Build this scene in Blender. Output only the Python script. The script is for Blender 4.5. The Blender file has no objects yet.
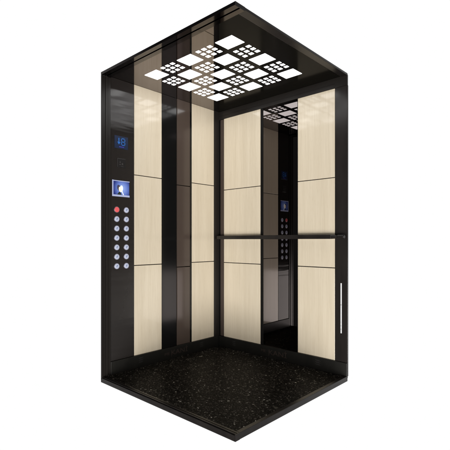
import bpy, bmesh, math, random
from mathutils import Vector, Matrix
random.seed(4)
C = bpy.context.scene.collection
YAW = 0.7496
W, D, H = 1.3207, 1.2556, 2.30          # cabin width (x), depth (-y), height
FZ = 0.062                              # floor level

# ------------------------------------------------------------ materials
def new_mat(name):
    m = bpy.data.materials.new(name); m.use_nodes = True
    nt = m.node_tree
    return m, nt, nt.nodes['Principled BSDF']

def plain(name, col, rough=0.3, metal=0.0, coat=0.0, coat_rough=0.03, spec=0.5, ior=1.5):
    m, nt, b = new_mat(name)
    b.inputs['Base Color'].default_value = (*col, 1)
    b.inputs['Roughness'].default_value = rough
    b.inputs['Metallic'].default_value = metal
    b.inputs['Coat Weight'].default_value = coat
    b.inputs['Coat Roughness'].default_value = coat_rough
    b.inputs['Specular IOR Level'].default_value = spec
    b.inputs['IOR'].default_value = ior
    return m

def glow(name, col, strength):
    m, nt, b = new_mat(name)
    b.inputs['Base Color'].default_value = (*[c * .3 for c in col], 1)
    b.inputs['Emission Color'].default_value = (*col, 1)
    b.inputs['Emission Strength'].default_value = strength
    b.inputs['Roughness'].default_value = .4
    return m

def coords(nt, scale, loc=(0, 0, 0)):
    g = nt.nodes.new('ShaderNodeNewGeometry')
    mp = nt.nodes.new('ShaderNodeMapping'); mp.vector_type = 'POINT'
    mp.inputs['Scale'].default_value = scale
    mp.inputs['Location'].default_value = loc
    nt.links.new(g.outputs['Position'], mp.inputs['Vector'])
    return mp.outputs['Vector']

def noise(nt, vec, scale, detail=4, rough=.5):
    n = nt.nodes.new('ShaderNodeTexNoise')
    n.inputs['Scale'].default_value = scale; n.inputs['Detail'].default_value = detail
    n.inputs['Roughness'].default_value = rough
    nt.links.new(vec, n.inputs['Vector']); return n.outputs['Fac']

def ramp(nt, fac, stops):
    r = nt.nodes.new('ShaderNodeValToRGB')
    el = r.color_ramp.elements
    while len(el) < len(stops): el.new(.5)
    for e, (p, c) in zip(el, stops):
        e.position = p; e.color = (*c, 1)
    nt.links.new(fac, r.inputs['Fac']); return r.outputs['Color']

def mixc(nt, a, b, fac, mode='MIX'):
    n = nt.nodes.new('ShaderNodeMix'); n.data_type = 'RGBA'; n.blend_type = mode
    for s, v in ((n.inputs['Factor'], fac), (n.inputs['A'], a), (n.inputs['B'], b)):
        if isinstance(v, (int, float)): s.default_value = v
        elif isinstance(v, tuple): s.default_value = (*v, 1)
        else: nt.links.new(v, s)
    return n.outputs['Result']

def make_wood():
    m, nt, b = new_mat('cream wood laminate')
    oi = nt.nodes.new('ShaderNodeObjectInfo')
    add = nt.nodes.new('ShaderNodeVectorMath'); add.operation = 'ADD'
    sc = nt.nodes.new('ShaderNodeVectorMath'); sc.operation = 'SCALE'; sc.inputs['Scale'].default_value = 7.
    cmb = nt.nodes.new('ShaderNodeCombineXYZ')
    for k in range(3): nt.links.new(oi.outputs['Random'], cmb.inputs[k])
    nt.links.new(cmb.outputs[0], sc.inputs[0])
    g = nt.nodes.new('ShaderNodeNewGeometry')
    nt.links.new(g.outputs['Position'], add.inputs[0]); nt.links.new(sc.outputs[0], add.inputs[1])
    def mp(s):
        n = nt.nodes.new('ShaderNodeMapping'); n.inputs['Scale'].default_value = s
        nt.links.new(add.outputs[0], n.inputs['Vector']); return n.outputs['Vector']
    fine = noise(nt, mp((150, 150, 4.0)), 1.0, 5, .6)
    broad = noise(nt, mp((22, 22, .7)), 1.0, 3, .5)
    pores = noise(nt, mp((420, 420, 22)), 1.0, 2, .5)
    c1 = ramp(nt, fine, [(.25, (.610, .528, .400)), (.5, (.660, .580, .450)), (.75, (.700, .622, .492))])
    c2 = ramp(nt, broad, [(.3, (.93, .92, .90)), (.7, (1, 1, 1))])
    c3 = ramp(nt, pores, [(.28, (.84, .80, .74)), (.40, (1, 1, 1))])
    c = mixc(nt, c1, c2, 1.0, 'MULTIPLY'); c = mixc(nt, c, c3, .55, 'MULTIPLY')
    nt.links.new(c, b.inputs['Base Color'])
    b.inputs['Roughness'].default_value = .42
    b.inputs['Coat Weight'].default_value = .75
    b.inputs['Coat Roughness'].default_value = .09
    bp = nt.nodes.new('ShaderNodeBump'); bp.inputs['Strength'].default_value = .05; bp.inputs['Distance'].default_value = .002
    nt.links.new(fine, bp.inputs['Height']); nt.links.new(bp.outputs['Normal'], b.inputs['Normal'])
    return m

def make_granite():
    m, nt, b = new_mat('black speckled granite')
    v = coords(nt, (1, 1, 1))
    warp = nt.nodes.new('ShaderNodeTexNoise'); warp.inputs['Scale'].default_value = 95; warp.inputs['Detail'].default_value = 3
    nt.links.new(v, warp.inputs['Vector'])
    va = nt.nodes.new('ShaderNodeVectorMath'); va.operation = 'SCALE'; va.inputs['Scale'].default_value = .022
    nt.links.new(warp.outputs['Color'], va.inputs[0])
    vb = nt.nodes.new('ShaderNodeVectorMath'); vb.operation = 'ADD'
    nt.links.new(v, vb.inputs[0]); nt.links.new(va.outputs[0], vb.inputs[1])
    base = ramp(nt, noise(nt, v, 90, 5, .7), [(.40, (.0045, .0040, .0034)), (.54, (.012, .0108, .0095)), (.63, (.034, .031, .027)), (.72, (.075, .069, .060))])
    col = base
    for sc, size, keep, bright in ((120, .38, .45, (.085, .078, .067)), (78, .33, .60, (.19, .175, .15)), (48, .25, .72, (.32, .295, .255)), (33, .17, .74, (.75, .72, .64))):
        vo = nt.nodes.new('ShaderNodeTexVoronoi'); vo.feature = 'F1'; vo.inputs['Scale'].default_value = sc
        nt.links.new(vb.outputs[0], vo.inputs['Vector'])
        sep = nt.nodes.new('ShaderNodeSeparateColor'); nt.links.new(vo.outputs['Color'], sep.inputs[0])
        gt = nt.nodes.new('ShaderNodeMapRange'); gt.inputs['From Min'].default_value = keep; gt.inputs['From Max'].default_value = 1.0
        gt.inputs['To Min'].default_value = 0; gt.inputs['To Max'].default_value = 1.3
        nt.links.new(sep.outputs[0], gt.inputs['Value'])
        lt = nt.nodes.new('ShaderNodeMapRange'); lt.inputs['From Min'].default_value = size * 1.15; lt.inputs['From Max'].default_value = size * .85
        nt.links.new(vo.outputs['Distance'], lt.inputs['Value'])
        mu = nt.nodes.new('ShaderNodeMath'); mu.operation = 'MULTIPLY'
        nt.links.new(gt.outputs[0], mu.inputs[0]); nt.links.new(lt.outputs[0], mu.inputs[1])
        col = mixc(nt, col, bright, mu.outputs[0])
    nt.links.new(col, b.inputs['Base Color'])
    b.inputs['Roughness'].default_value = .40
    b.inputs['Specular IOR Level'].default_value = .03
    b.inputs['IOR'].default_value = 1.35
    return m

def make_cop_glass():
    m, nt, b = new_mat('black rippled glass')
    b.inputs['Base Color'].default_value = (.017, .0145, .0135, 1)
    b.inputs['Roughness'].default_value = .19
    b.inputs['Anisotropic'].default_value = .97
    tg = nt.nodes.new('ShaderNodeTangent'); tg.direction_type = 'RADIAL'; tg.axis = 'Z'
    nt.links.new(tg.outputs[0], b.inputs['Tangent'])
    n = noise(nt, coords(nt, (0, 2.4, 24)), 1.0, 1, .4)
    bp = nt.nodes.new('ShaderNodeBump'); bp.inputs['Strength'].default_value = .30; bp.inputs['Distance'].default_value = .004
    nt.links.new(n, bp.inputs['Height']); nt.links.new(bp.outputs['Normal'], b.inputs['Normal'])
    return m

def make_black(name, col=(.017, .0145, .0135), rough=.22):
    m, nt, b = new_mat(name)
    f = noise(nt, coords(nt, (1, 1, .25)), 14, 4, .6)
    c = ramp(nt, f, [(.3, tuple(k * .8 for k in col)), (.7, tuple(k * 1.25 for k in col))])
    nt.links.new(c, b.inputs['Base Color'])
    b.inputs['Roughness'].default_value = rough
    b.inputs['Specular IOR Level'].default_value = .35
    return m

M = dict(
    wood=make_wood(), granite=make_granite(), cop=make_cop_glass(),
    black=make_black('black lacquered steel'),
    satin=make_black('satin black steel', (.0125, .0105, .0098), .30),
    plinth=make_black('black plinth steel', (.0095, .009, .0078), .42),
    gap=plain('dark joint', (.0025, .0024, .0023), .5, spec=.2),
    mirror=plain('dark tinted mirror', (.108, .096, .094), 0.0, 1.0),
    ceil_mirror=plain('bronze tinted ceiling mirror', (.195, .172, .170), 0.012, 1.0),
    ceil_dulled=plain('black ceiling with reflection damped', (.0075, .0068, .0055), .14, 0, spec=.07, ior=1.3),  # dulled version of the ceiling finish, added to suppress the back wall's reflection
    blackglass=plain('smooth black glass', (.0055, .0055, .0055), .13, spec=.30),
    brownglass=plain('brown back painted glass', (.066, .049, .040), .12, spec=.42),
    trim=plain('polished dark trim', (.015, .0130, .0118), .30, spec=.35),
    head=plain('dark bronze header', (.085, .076, .074), .06, 1.0),
    light=glow('lit white diffuser', (1, 1, 1), 4.3),
    steel=plain('dark brushed steel', (.22, .20, .23), .5, .8),
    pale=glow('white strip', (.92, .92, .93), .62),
    grey=plain('grey fleck', (.12, .12, .12), .6),
    disp=glow('dark blue display', (.001, .010, .042), .7),
    digit=glow('blue lit segments', (.02, .14, .48), .75),
    digit_dim=glow('violet lit line', (.05, .05, .40), .5),
    engraved=plain('engraved brown lettering', (.050, .036, .031), .35, .2),
    badge=plain('dark badge', (.012, .011, .011), .30),
    badge_mark=plain('badge relief', (.045, .042, .042), .35),
    cap=glow('button lit pearl', (.60, .64, .80), .52),
    cap_dark=plain('button mark', (.13, .19, .36), .4),
    red=glow('button lit red', (.85, .12, .13), .62),
    red_pale=glow('red highlight', (.95, .45, .42), .5),
    scr_frame=glow('screen bezel', (.45, .50, .72), .65),
    face=glow('screen image warm', (1.0, .80, .62), .95),
    white=glow('screen image white', (.85, .95, 1.0), 1.0),
    hair=glow('screen image dark', (.07, .07, .13), .5),
    shirt=glow('screen image shirt', (.02, .035, .03), .5),
)
def make_screen():
    m, nt, b = new_mat('blue screen picture')
    g = nt.nodes.new('ShaderNodeNewGeometry')
    sub = nt.nodes.new('ShaderNodeVectorMath'); sub.operation = 'SUBTRACT'; sub.inputs[1].default_value = (0, -1.075, 1.468)
    nt.links.new(g.outputs['Position'], sub.inputs[0])
    sc = nt.nodes.new('ShaderNodeVectorMath'); sc.operation = 'MULTIPLY'; sc.inputs[1].default_value = (0, 13, 12)
    nt.links.new(sub.outputs[0], sc.inputs[0])
    ln = nt.nodes.new('ShaderNodeVectorMath'); ln.operation = 'LENGTH'; nt.links.new(sc.outputs[0], ln.inputs[0])
    c = ramp(nt, ln.outputs['Value'], [(.15, (.30, .42, .85)), (.6, (.13, .21, .60)), (1.0, (.015, .03, .20))])
    nt.links.new(c, b.inputs['Emission Color']); b.inputs['Emission Strength'].default_value = .95
    b.inputs['Base Color'].default_value = (.01, .01, .02, 1); b.inputs['Roughness'].default_value = .2
    return m
M['screen'] = make_screen()

# ------------------------------------------------------------ helpers
def bm_box(bm, x0, x1, y0, y1, z0, z1, bevel=0.0):
    t = bmesh.new()
    bmesh.ops.create_cube(t, size=1)
    for v in t.verts:
        v.co = Vector((x0 + (v.co.x + .5) * (x1 - x0), y0 + (v.co.y + .5) * (y1 - y0), z0 + (v.co.z + .5) * (z1 - z0)))
    if bevel: bmesh.ops.bevel(t, geom=list(t.edges), offset=bevel, segments=2, affect='EDGES', profile=.5)
    me = bpy.data.meshes.new('tmp'); t.to_mesh(me); t.free(); bm.from_mesh(me); bpy.data.meshes.remove(me)

def bm_prism(bm, pts, n, thick):
    """polygon pts (3-D, planar) thickened along vector n"""
    n = Vector(n).normalized() * thick
    a = [bm.verts.new(Vector(p)) for p in pts]; b = [bm.verts.new(Vector(p) + n) for p in pts]
    bm.faces.new(a); bm.faces.new(list(reversed(b)))
    for i in range(len(a)):
        j = (i + 1) % len(a); bm.faces.new((a[j], a[i], b[i], b[j]))
    bmesh.ops.recalc_face_normals(bm, faces=bm.faces)

def bm_lathe(bm, prof, origin, axis, seg=32):
    """prof: list of (along, radius); axis 'X' or 'Y'"""
    o = Vector(origin); rings = []
    for a, r in prof:
        ring = []
        for k in range(seg):
            t = 2 * math.pi * k / seg
            c, s = math.cos(t) * r, math.sin(t) * r
            ring.append(bm.verts.new(o + (Vector((a, c, s)) if axis == 'X' else Vector((c, a, s)))))
        rings.append(ring)
    for r0, r1 in zip(rings, rings[1:]):
        for k in range(seg): bm.faces.new((r0[k], r0[(k + 1) % seg], r1[(k + 1) % seg], r1[k]))
    bm.faces.new(rings[0]); bm.faces.new(rings[-1])
    bmesh.ops.recalc_face_normals(bm, faces=bm.faces)

def wpos(o):
    p = Vector((0, 0, 0))
    while o: p += o.location; o = o.parent
    return p

def obj(name, bm, mat, parent=None, origin=None, label=None, smooth=False):
    me = bpy.data.meshes.new(name); bm.to_mesh(me); bm.free()
    o = bpy.data.objects.new(name, me); C.objects.link(o)
    base = wpos(parent) if parent else Vector((0, 0, 0))
    org = Vector(origin) if origin else base
    me.transform(Matrix.Translation(-org))
    o.location = org - base
    if parent: o.parent = parent
    if isinstance(mat, str): mat = M[mat]
    me.materials.append(mat)
    if smooth:
        for p in me.polygons: p.use_smooth = True
        me.set_sharp_from_angle(angle=math.radians(35))
    if label: o['label'] = label
    return o

def thing(name, label, cat, loc, group=None):
    o = bpy.data.objects.new(name, None); C.objects.link(o)
    o.location = loc; o['label'] = label; o['category'] = cat
    o.empty_display_size = .1
    if group: o['group'] = group
    return o

def box_obj(name, dims, mat, parent=None, bevel=0.0, **k):
    bm = bmesh.new(); bm_box(bm, *dims, bevel); return obj(name, bm, mat, parent, **k)

# ------------------------------------------------------------ floor
o = box_obj('floor', (0.0, W - .026, -D + .036, 0.0, .030, FZ), 'granite'); o['kind'] = 'structure'
o['label'] = 'black granite cabin floor with pale specks'; o['category'] = 'floor'

# floor frame: sill with grooves on the door side, plain edge on the other open side
sill = thing('door_sill', 'black grooved threshold along the lower left open edge of the floor', 'sill', (W / 2, -D, .027))
y = -D
for y0, y1, zt in ((y + .0225, y + .036, FZ + .001), (y + .0085, y + .0175, FZ + .0012), (y, y + .0035, FZ - .004)):
    box_obj('rail', (0.0, W, y0, y1, .030, zt), 'satin', sill, .0012)
box_obj('track', (0.0, W, y + .0001, y + .036, .0272, .046), 'satin', sill)
box_obj('end_cap', (W - .0025, W + .0002, y, y + .0364, .0270, FZ + .0016), 'satin', sill)
edge = thing('floor_edging', 'plain black metal edging along the lower right open edge of the floor', 'edging', (W, -D / 2, .027))
box_obj('strip', (W - .026, W, -D + .0362, .0, .0275, FZ + .002), 'satin', edge, .0015)

# ------------------------------------------------------------ left wall (plane x = 0)
d1, d2, d3, d4 = .9684, .6916, .3516, .0685
zs, j1, j2 = .1615, .8727, 1.5879
g = .0032
lw = thing('side_wall', 'left cabin wall of cream wood panels either side of black and brown glass strips', 'wall', (0, -D / 2, FZ))
box_obj('backing', (-.060, -.034, -1.205, .045, .035, 2.32), 'satin', lw)
bm = bmesh.new()
for a, b in ((-1.205, -d2 - .0002), (-d3 + .0002, .0)):
    bm_box(bm, -.0338, -.013, a, b, .035, 2.2995)
obj('batten', bm, 'gap', lw)
def panel_col(parent, side, a, b, zz, top):
    """three stacked cream panels between a and b along the wall"""
    lev = [zs] + list(zz) + [top]
    for k in range(3):
        z0 = lev[k] + (g if k else 0); z1 = lev[k + 1] - (g if k < 2 else 0)
        if side == 'L': box_obj('panel', (-.0125, 0, -a, -b, z0, z1), 'wood', parent, .0012)
        else: box_obj('panel', (a, b, 0, .0125, z0, z1), 'wood', parent, .0012)
panel_col(lw, 'L', d1 - .0045, d2 + .001, (j1, j2), 2.2993)
panel_col(lw, 'L', d3 - .001, d4 + .001, (j1, j2), 2.2993)
# between them: black glass, brown glass in three pieces, thin black strip
box_obj('black_glass', (-.0125, -.0010, -d2 + .0006, -.5300, zs, 2.2993), 'blackglass', lw, .0010)
lev = [zs, .839, 1.552, 2.2993]
for k in range(3):
    box_obj('brown_panel', (-.0125, -.0004, -.5220, -.3740, lev[k] + (g if k else 0), lev[k + 1] - (g if k < 2 else 0)), 'brownglass', lw, .0010)
box_obj('black_strip', (-.0125, -.0010, -.3725, -d3 - .0006, zs, 2.2993), 'blackglass', lw, .0008)
box_obj('corner_post', (-.012, .006, -d4 + .001, .0, FZ, 2.2993), 'trim', lw, .0015)
box_obj('corner_backing', (-.03, .021, .0005, .013, .035, 2.32), 'gap', lw)

# ------------------------------------------------------------ back wall (plane y = 0)
w1, w2, w3, w4 = .0661, .5041, .888, 1.2169
k1, k2, ztr = .8616, 1.5481, 2.2222
bw = thing('back_wall', 'right hand cabin wall of cream wood panels with a tall dark mirror', 'wall', (W / 2, 0, FZ))
box_obj('backing', (-.0335, 1.300, .0135, .045, .035, 2.32), 'satin', bw)
panel_col(bw, 'R', w1, w2 - .0005, (k1, k2), ztr)
panel_col(bw, 'R', w3 + .0005, w4, (k1, k2), ztr)
box_obj('mirror', (w2 + .030, w3 - .004, .002, .010, zs, ztr), 'mirror', bw)
bm = bmesh.new()
bm_box(bm, w2 + .0005, w2 + .030, .0005, .0125, zs, ztr)
bm_box(bm, w3 - .004, w3 - .0003, .0005, .0125, zs, ztr)
obj('mirror_frame', bm, 'gap', bw)
box_obj('header', (.0065, W - .002, -.004, .0128, ztr + .001, 2.2993), 'trim', bw, .0015)
bm = bmesh.new(); bm_box(bm, .0065, w4, -.007, -.0042, ztr + .030, ztr + .034)
obj('header_bead', bm, 'satin', bw)
box_obj('corner_panel', (.0215, w1 - .005, -.001, .0125, zs + .002, ztr - .003), 'brownglass', bw, .0008)
box_obj('end_panel', (w4 + .0012, W, -.0005, .0125, FZ, ztr - .0002), 'black', bw, .0012)
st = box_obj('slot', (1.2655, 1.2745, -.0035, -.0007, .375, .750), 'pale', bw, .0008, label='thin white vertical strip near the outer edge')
bm = bmesh.new()
for _ in range(6):
    z = random.choice([random.uniform(.38, .47), random.uniform(.56, .66)])
    bm_box(bm, 1.267 + random.uniform(0, .002), 1.270 + random.uniform(0, .003), -.0042, -.0036, z, z + random.uniform(.002, .006))
obj('fleck', bm, 'grey', st)

# ------------------------------------------------------------ plinths with engraved word
def text_mesh(name, body, size, mat, parent, mtx):
    cu = bpy.data.curves.new(name, 'FONT'); cu.body = body; cu.size = size; cu.extrude = .0004
    to = bpy.data.objects.new(name, cu); C.objects.link(to)
    bpy.context.view_layer.update()
    me = bpy.data.meshes.new_from_object(to.evaluated_get(bpy.context.evaluated_depsgraph_get()))
    C.objects.unlink(to); bpy.data.objects.remove(to)
    me.transform(mtx)
    bm = bmesh.new(); bm.from_mesh(me); bpy.data.meshes.remove(me)
    return obj(name, bm, mat, parent)
def on_left(x, yc, z, sx=1.0):      # text plane facing +x, reading direction +y
    return Matrix(((0, 0, 1, x), (sx, 0, 0, yc), (0, 1, 0, z), (0, 0, 0, 1)))
def on_right(y, xc, z, sx=1.0):     # text plane facing -y, reading direction +x
    return Matrix(((sx, 0, 0, xc), (0, 0, -1, y), (0, 1, 0, z), (0, 0, 0, 1)))
def hatch(bm, frame, u, z, flip=1):
    for k in range(3):
        for q in range(3):
            a = u + flip * (k * .013); zz = z + q * .016
            p = [(a, zz), (a + flip * .016, zz + .009), (a + flip * .016, zz + .0115), (a, zz + .0025)]
            pts = [frame(uu, vv) for uu, vv in p]
            n = (frame(0, 0) - frame(0, 0, 1)) * -1
            bm_prism(bm, pts, n, .0005)
FL = lambda u, v, t=0: Vector((.0122 + t, u, v))
FR = lambda u, v, t=0: Vector((u, -.0122 - t, v))
sk = thing('skirting_board', 'black plinth with faint lettering under the left wall', 'skirting', (0, -D / 2, FZ))
box_obj('board', (-.012, .012, -1.178, -.0125, FZ, zs - .001), 'plinth', sk, .0015)
text_mesh('lettering', 'ME', .034, 'engraved', sk, on_left(.0122, -.672, .100, 1.3))
text_mesh('lettering', 'KANİ', .056, 'engraved', sk, on_left(.0122, -.602, .094, 1.35))
bm = bmesh.new(); bm_box(bm, .0122, .0127, -.5985, -.5945, .078, .0955); obj('lettering', bm, 'engraved', sk)
bm = bmesh.new(); hatch(bm, FL, -.265, .098); hatch(bm, FL, -.93, .098); obj('etched_pattern', bm, 'badge_mark', sk)
sk2 = thing('skirting_board', 'black plinth with faint lettering under the right hand back wall', 'skirting', (W / 2, 0, FZ))
box_obj('board', (.0125, W - .0015, -.012, .0122, FZ, zs - .001), 'plinth', sk2, .0015)
text_mesh('lettering', 'ME', .034, 'engraved', sk2, on_right(-.0122, .518, .105, 1.25))
text_mesh('lettering', 'KANİ', .058, 'engraved', sk2, on_right(-.0122, .598, .094, 1.32))
bm = bmesh.new(); bm_box(bm, .6015, .6055, -.0127, -.0122, .078, .0955); obj('lettering', bm, 'engraved', sk2)
bm = bmesh.new(); hatch(bm, FR, .225, .098, -1); hatch(bm, FR, 1.10, .098, -1); obj('etched_pattern', bm, 'badge_mark', sk2)

# ------------------------------------------------------------ door jamb and header (door side, y = -D)
df = thing('door_frame', 'black fluted door frame on the left edge and over the open front', 'door frame', (0, -D, .03))
bm = bmesh.new()
for a, b, x in ((-D, -D + .013, .010), (-D + .0155, -D + .030, .007), (-D + .033, -D + .052, .011), (-D + .056, -D + .0765, .006)):
    bm_box(bm, .0, x, a, b, .048, 2.2882)
obj('jamb', bm, 'trim', df)
box_obj('jamb_core', (.0005, .003, -D + .001, -D + .0760, .048, 2.2880), 'gap', df)
bm = bmesh.new()
for a, b, z in ((-D, -D + .016, 2.290), (-D + .0195, -D + .040, 2.2935), (-D + .0435, -D + .0775, 2.289)):
    bm_box(bm, .0, W - .0022, a, b, z, 2.309)
obj('header', bm, 'head', df)
box_obj('header_end', (W - .002, W + .0006, -D - .0002, -D + .078, 2.288, 2.3092), 'satin', df)
box_obj('header_core', (.0005, W - .001, -D + .001, -D + .077, 2.300, 2.3085), 'gap', df)

# ------------------------------------------------------------ control panel
cop = thing('control_panel', 'tall black glass lift control panel with blue screens and two button columns', 'control panel', (0, -1.073, zs))
box_obj('glass_plate', (-.0125, .001, -1.1785, -d1 + .0015, zs, 2.2993), 'cop', cop, .0012)
X = .0012
dp = box_obj('display', (X, X + .002, -1.143, -1.024, 1.772, 1.868), 'disp', cop, .0008)
X2 = X + .0022
bm = bmesh.new()   # arrow pointing down
bm_box(bm, X2, X2 + .0008, -1.109, -1.1025, 1.818, 1.852)
bm_prism(bm, [(X2, -1.119, 1.822), (X2, -1.0925, 1.822), (X2, -1.1058, 1.803)], (1, 0, 0), .0008)
obj('arrow', bm, 'digit', dp)
bm = bmesh.new()   # figure 8 in segments
a, b = -1.083, -1.053; s = .0052
for z in (1.801, 1.826, 1.851): bm_box(bm, X2, X2 + .0008, a + s * .6, b - s * .6, z - s / 2, z + s / 2)
for yy in (a, b):
    for z0, z1 in ((1.8045, 1.8225), (1.8295, 1.8475)): bm_box(bm, X2, X2 + .0008, yy - s / 2, yy + s / 2, z0, z1)
obj('digit', bm, 'digit', dp)
box_obj('status_line', (X2, X2 + .0008, -1.104, -1.060, 1.783, 1.789), 'digit_dim', dp)
bd = box_obj('badge', (X, X + .0015, -1.120, -1.045, 1.627, 1.699), 'badge', cop, .0006)
bm = bmesh.new()
for (y0, y1, z0, z1) in ((-1.118, -1.047, 1.694, 1.6965), (-1.118, -1.1155, 1.630, 1.694), (-1.102, -1.088, 1.648, 1.653), (-1.080, -1.068, 1.650, 1.663), (-1.098, -1.091, 1.663, 1.675), (-1.088, -1.066, 1.637, 1.640)):
    bm_box(bm, X + .0016, X + .0022, y0, y1, z0, z1)
obj('relief', bm, 'badge_mark', bd)
sc = box_obj('screen', (X, X + .002, -1.159, -1.013, 1.408, 1.526), 'screen', cop)
bm = bmesh.new()
bm_box(bm, X, X + .0030, -1.1625, -1.1535, 1.405, 1.529)
bm_box(bm, X, X + .0030, -1.1533, -1.0105, 1.5215, 1.5275)
bm_box(bm, X, X + .0030, -1.1533, -1.0105, 1.405, 1.4185)
obj('screen_frame', bm, 'scr_frame', sc)
X3 = X + .0022
def blob(name, cy, cz, ry, rz, mat, t=0.0, n=20, ang=0):
    bm = bmesh.new()
    pts = []
    for k in range(n):
        th = 2 * math.pi * k / n; u, v = ry * math.cos(th), rz * math.sin(th)
        pts.append((X3 + t, cy + u * math.cos(ang) - v * math.sin(ang), cz + u * math.sin(ang) + v * math.cos(ang)))
    bm_prism(bm, pts, (1, 0, 0), .0003); return obj(name, bm, mat, sc)
blob('picture_hair', -1.106, 1.472, .015, .023, 'hair', 0, ang=.25)
blob('picture_glow', -1.084, 1.466, .014, .026, 'white', .0004, ang=-.1)
blob('picture_face', -1.096, 1.461, .011, .020, 'face', .0008, ang=.15)
bm = bmesh.new()
bm_prism(bm, [(X3 + .0012, y, z) for y, z in ((-1.119, 1.419), (-1.117, 1.427), (-1.106, 1.440), (-1.098, 1.443), (-1.089, 1.434), (-1.083, 1.419))], (1, 0, 0), .0003)
obj('picture_shirt', bm, 'shirt', sc)
bm = bmesh.new()
bm_prism(bm, [(X3 + .0016, y, z) for y, z in ((-1.084, 1.452), (-1.077, 1.450), (-1.062, 1.419), (-1.070, 1.419))], (1, 0, 0), .0003)
obj('picture_arm', bm, 'white', sc)
# buttons: one of each kind, then copies
def make_button(loc, red=False):
    bm = bmesh.new(); bm_lathe(bm, [(0, .0240), (.002, .0240), (.003, .0230), (.003, .0208), (.0022, .020), (.0022, .001)], loc, 'X', 36)
    r = obj('button', bm, 'steel', cop, origin=loc, smooth=True)
    bm = bmesh.new(); bm_lathe(bm, [(.0024, .0200), (.0042, .0196), (.0056, .0170), (.0064, .009), (.0066, .001)], loc, 'X', 36)
    c = obj('cap', bm, 'red' if red else 'cap', r, origin=loc, smooth=True)
    if red:
        r['label'] = 'red lit alarm button'
    else:
        bm = bmesh.new(); L0 = Vector(loc)
        for (yy, zz, ry, rz) in ((.003, .006, .0045, .0035), (-.002, -.001, .0035, .006)):
            pts = [(loc[0] + .0067, loc[1] + yy + ry * math.cos(t * math.pi / 6), loc[2] + zz + rz * math.sin(t * math.pi / 6)) for t in range(12)]
            bm_prism(bm, pts, (1, 0, 0), .0003)
        obj('button_mark', bm, 'cap_dark', r, origin=loc)
    return r
rows = [1.3045 - k * .0717 for k in range(7)]
make_button((X, -1.123, rows[0]), True)
proto = make_button((X, -1.0385, rows[0]))
for k in range(1, 7):
    for dd in (1.123, 1.0385):
        b = proto.copy(); C.objects.link(b); b.parent = cop
        b.location = Vector((X, -dd, rows[k])) - cop.location
        for ch in list(proto.children):
            c = ch.copy(); C.objects.link(c); c.parent = b

# ------------------------------------------------------------ ceiling
ce = thing('ceiling', 'glossy black cabin ceiling split so that only its left half mirrors the walls', 'ceiling', (W / 2, -D / 2, H))
yi, xi = -D + .0778, W - .052
sl = -1.043                                 # added split along the camera line, confining the wall reflection to the left
def plate(name, pts, mat, z0=H, z1=H + .006):
    bm = bmesh.new(); bm_prism(bm, [(x, y, z0) for x, y in pts], (0, 0, 1), z1 - z0); return obj(name, bm, mat, ce)
plate('mirror_glass', [(-.033, -.033 * sl), (yi / sl, yi), (-.033, yi)], 'ceil_mirror')
plate('black_glass', [(-.013, .0134), (xi, 0.0134), (xi, yi), (yi / sl + .0002, yi)], 'ceil_dulled')  # half made less reflective so the back wall barely shows in it
box_obj('rim', (xi + .0005, W, -D + .078, .0, 2.2945, 2.3095), 'satin', ce, .002)
bm = bmesh.new()
bm_box(bm, .002, xi - .02, yi + .02, .03, H + .0065, H + .05)
obj('canopy', bm, 'satin', ce)
gx0, gy0, gpx, gpy = .2804, -.9596, .1833, .1635
lp = thing('ceiling_light', 'checkered white ceiling light of large and small lit squares', 'ceiling light', (gx0 + 2 * gpx, gy0 + 2 * gpy, H))
small = None
for i in range(5):
    for j in range(5):
        cx, cy = gx0 + i * gpx, gy0 + j * gpy
        bm = bmesh.new()
        if (i + j) % 2 == 0:
            hx, hy = .0690, .0590
            bm_box(bm, cx - hx, cx + hx, cy - hy, cy + hy, H - .0016, H + .0015)
            obj('square_lens', bm, 'light', lp)
        else:
            bm_box(bm, cx - .069, cx + .069, cy - .059, cy + .059, H + .0062, H + .0064)
            cl = obj('lens_cluster', bm, 'satin', lp, origin=(cx, cy, H))
            for a in (-1, 0, 1):
                for b in (-1, 0, 1):
                    if small is None:
                        b2 = bmesh.new(); bm_box(b2, cx + a * .0525 - .0146, cx + a * .0525 + .0146, cy + b * .0450 - .0126, cy + b * .0450 + .0126, H - .0014, H + .0005)
                        small = obj('small_lens', b2, 'light', cl, origin=(cx + a * .0525, cy + b * .0450, H))
                    else:
                        c = small.copy(); C.objects.link(c); c.parent = cl; c.location = (a * .0525, b * .0450, 0)

# ------------------------------------------------------------ handrail
hr = thing('handrail', 'slim black horizontal handrail across the back wall', 'handrail', (W / 2, -.04, 1.096))
zc = 1.098
bm = bmesh.new(); bm_box(bm, .018, 1.212, -.052, -.034, zc - .0165, zc + .0165, .004)
obj('bar', bm, 'satin', hr)
bm = bmesh.new(); bm_lathe(bm, [(1.212, .012), (1.214, .0165), (1.238, .0150), (1.254, .0105), (1.262, .0100), (1.266, .0150), (1.300, .0160), (1.314, .0150), (1.319, .010)], (0, -.043, zc), 'X', 24)
obj('end_fitting', bm, 'satin', hr, smooth=True)
for w in (.11, 1.285):
    bm = bmesh.new(); bm_lathe(bm, [(-.040, .0055), (-.006, .0055), (-.005, .014), (-.0008, .0145)], (w, 0, zc), 'Y', 20)
    obj('bracket', bm, 'satin', hr, smooth=True)

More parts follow.
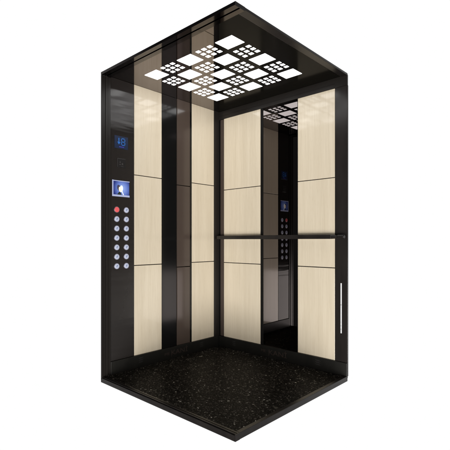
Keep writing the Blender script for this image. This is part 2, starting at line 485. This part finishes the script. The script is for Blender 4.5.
# ------------------------------------------------------------ world: white background beyond the cabin, made-up darkness on the viewer's side keeps reflections dark
wd = bpy.data.worlds.new('World'); bpy.context.scene.world = wd; wd.use_nodes = True
nt = wd.node_tree; bg = nt.nodes['Background']
tc = nt.nodes.new('ShaderNodeTexCoord')
dt = nt.nodes.new('ShaderNodeVectorMath'); dt.operation = 'DOT_PRODUCT'
dt.inputs[1].default_value = (-math.sin(YAW), math.cos(YAW), 0)
nt.links.new(tc.outputs['Generated'], dt.inputs[0])
mr = nt.nodes.new('ShaderNodeMapRange'); mr.inputs['From Min'].default_value = .10; mr.inputs['From Max'].default_value = .40
mr.inputs['To Min'].default_value = .045; mr.inputs['To Max'].default_value = 1.0
nt.links.new(dt.outputs['Value'], mr.inputs['Value'])
nt.links.new(mr.outputs[0], bg.inputs['Color']); bg.inputs['Strength'].default_value = 1.0

# ------------------------------------------------------------ lamps
def area(name, loc, target, size, power, col=(1, .98, .95)):
    l = bpy.data.lights.new(name, 'AREA'); l.shape = 'SQUARE'; l.size = size; l.energy = power; l.color = col
    o = bpy.data.objects.new(name, l); C.objects.link(o); o.location = loc
    o.rotation_euler = (Vector(target) - Vector(loc)).to_track_quat('-Z', 'Y').to_euler(); return o
area('added_fill_lamp', (5.3, -3.0, -.6), (0.1, -.4, .55), 1.9, 240)  # unseen fill, added to brighten the left wall
area('added_fill_lamp', (2.6, -5.5, -.6), (.5, 0, .55), 1.9, 240)  # second added fill out of view, brightens the back wall

# ------------------------------------------------------------ camera
cam = bpy.data.cameras.new('camera'); co = bpy.data.objects.new('camera', cam); C.objects.link(co)
co.location = (2.7304, -2.8479, 1.07); co.rotation_euler = (math.pi / 2, 0, YAW)
cam.sensor_width = 36; cam.lens = 410.949 / 450 * 36
cam.shift_y = 15.47 / 450; cam.clip_end = 200; cam.clip_start = .05
s = bpy.context.scene; s.camera = co
s.view_settings.view_transform = 'Standard'; s.view_settings.look = 'None'
s.view_settings.exposure = 0; s.view_settings.gamma = 1
s.cycles.max_bounces = 12; s.cycles.glossy_bounces = 8
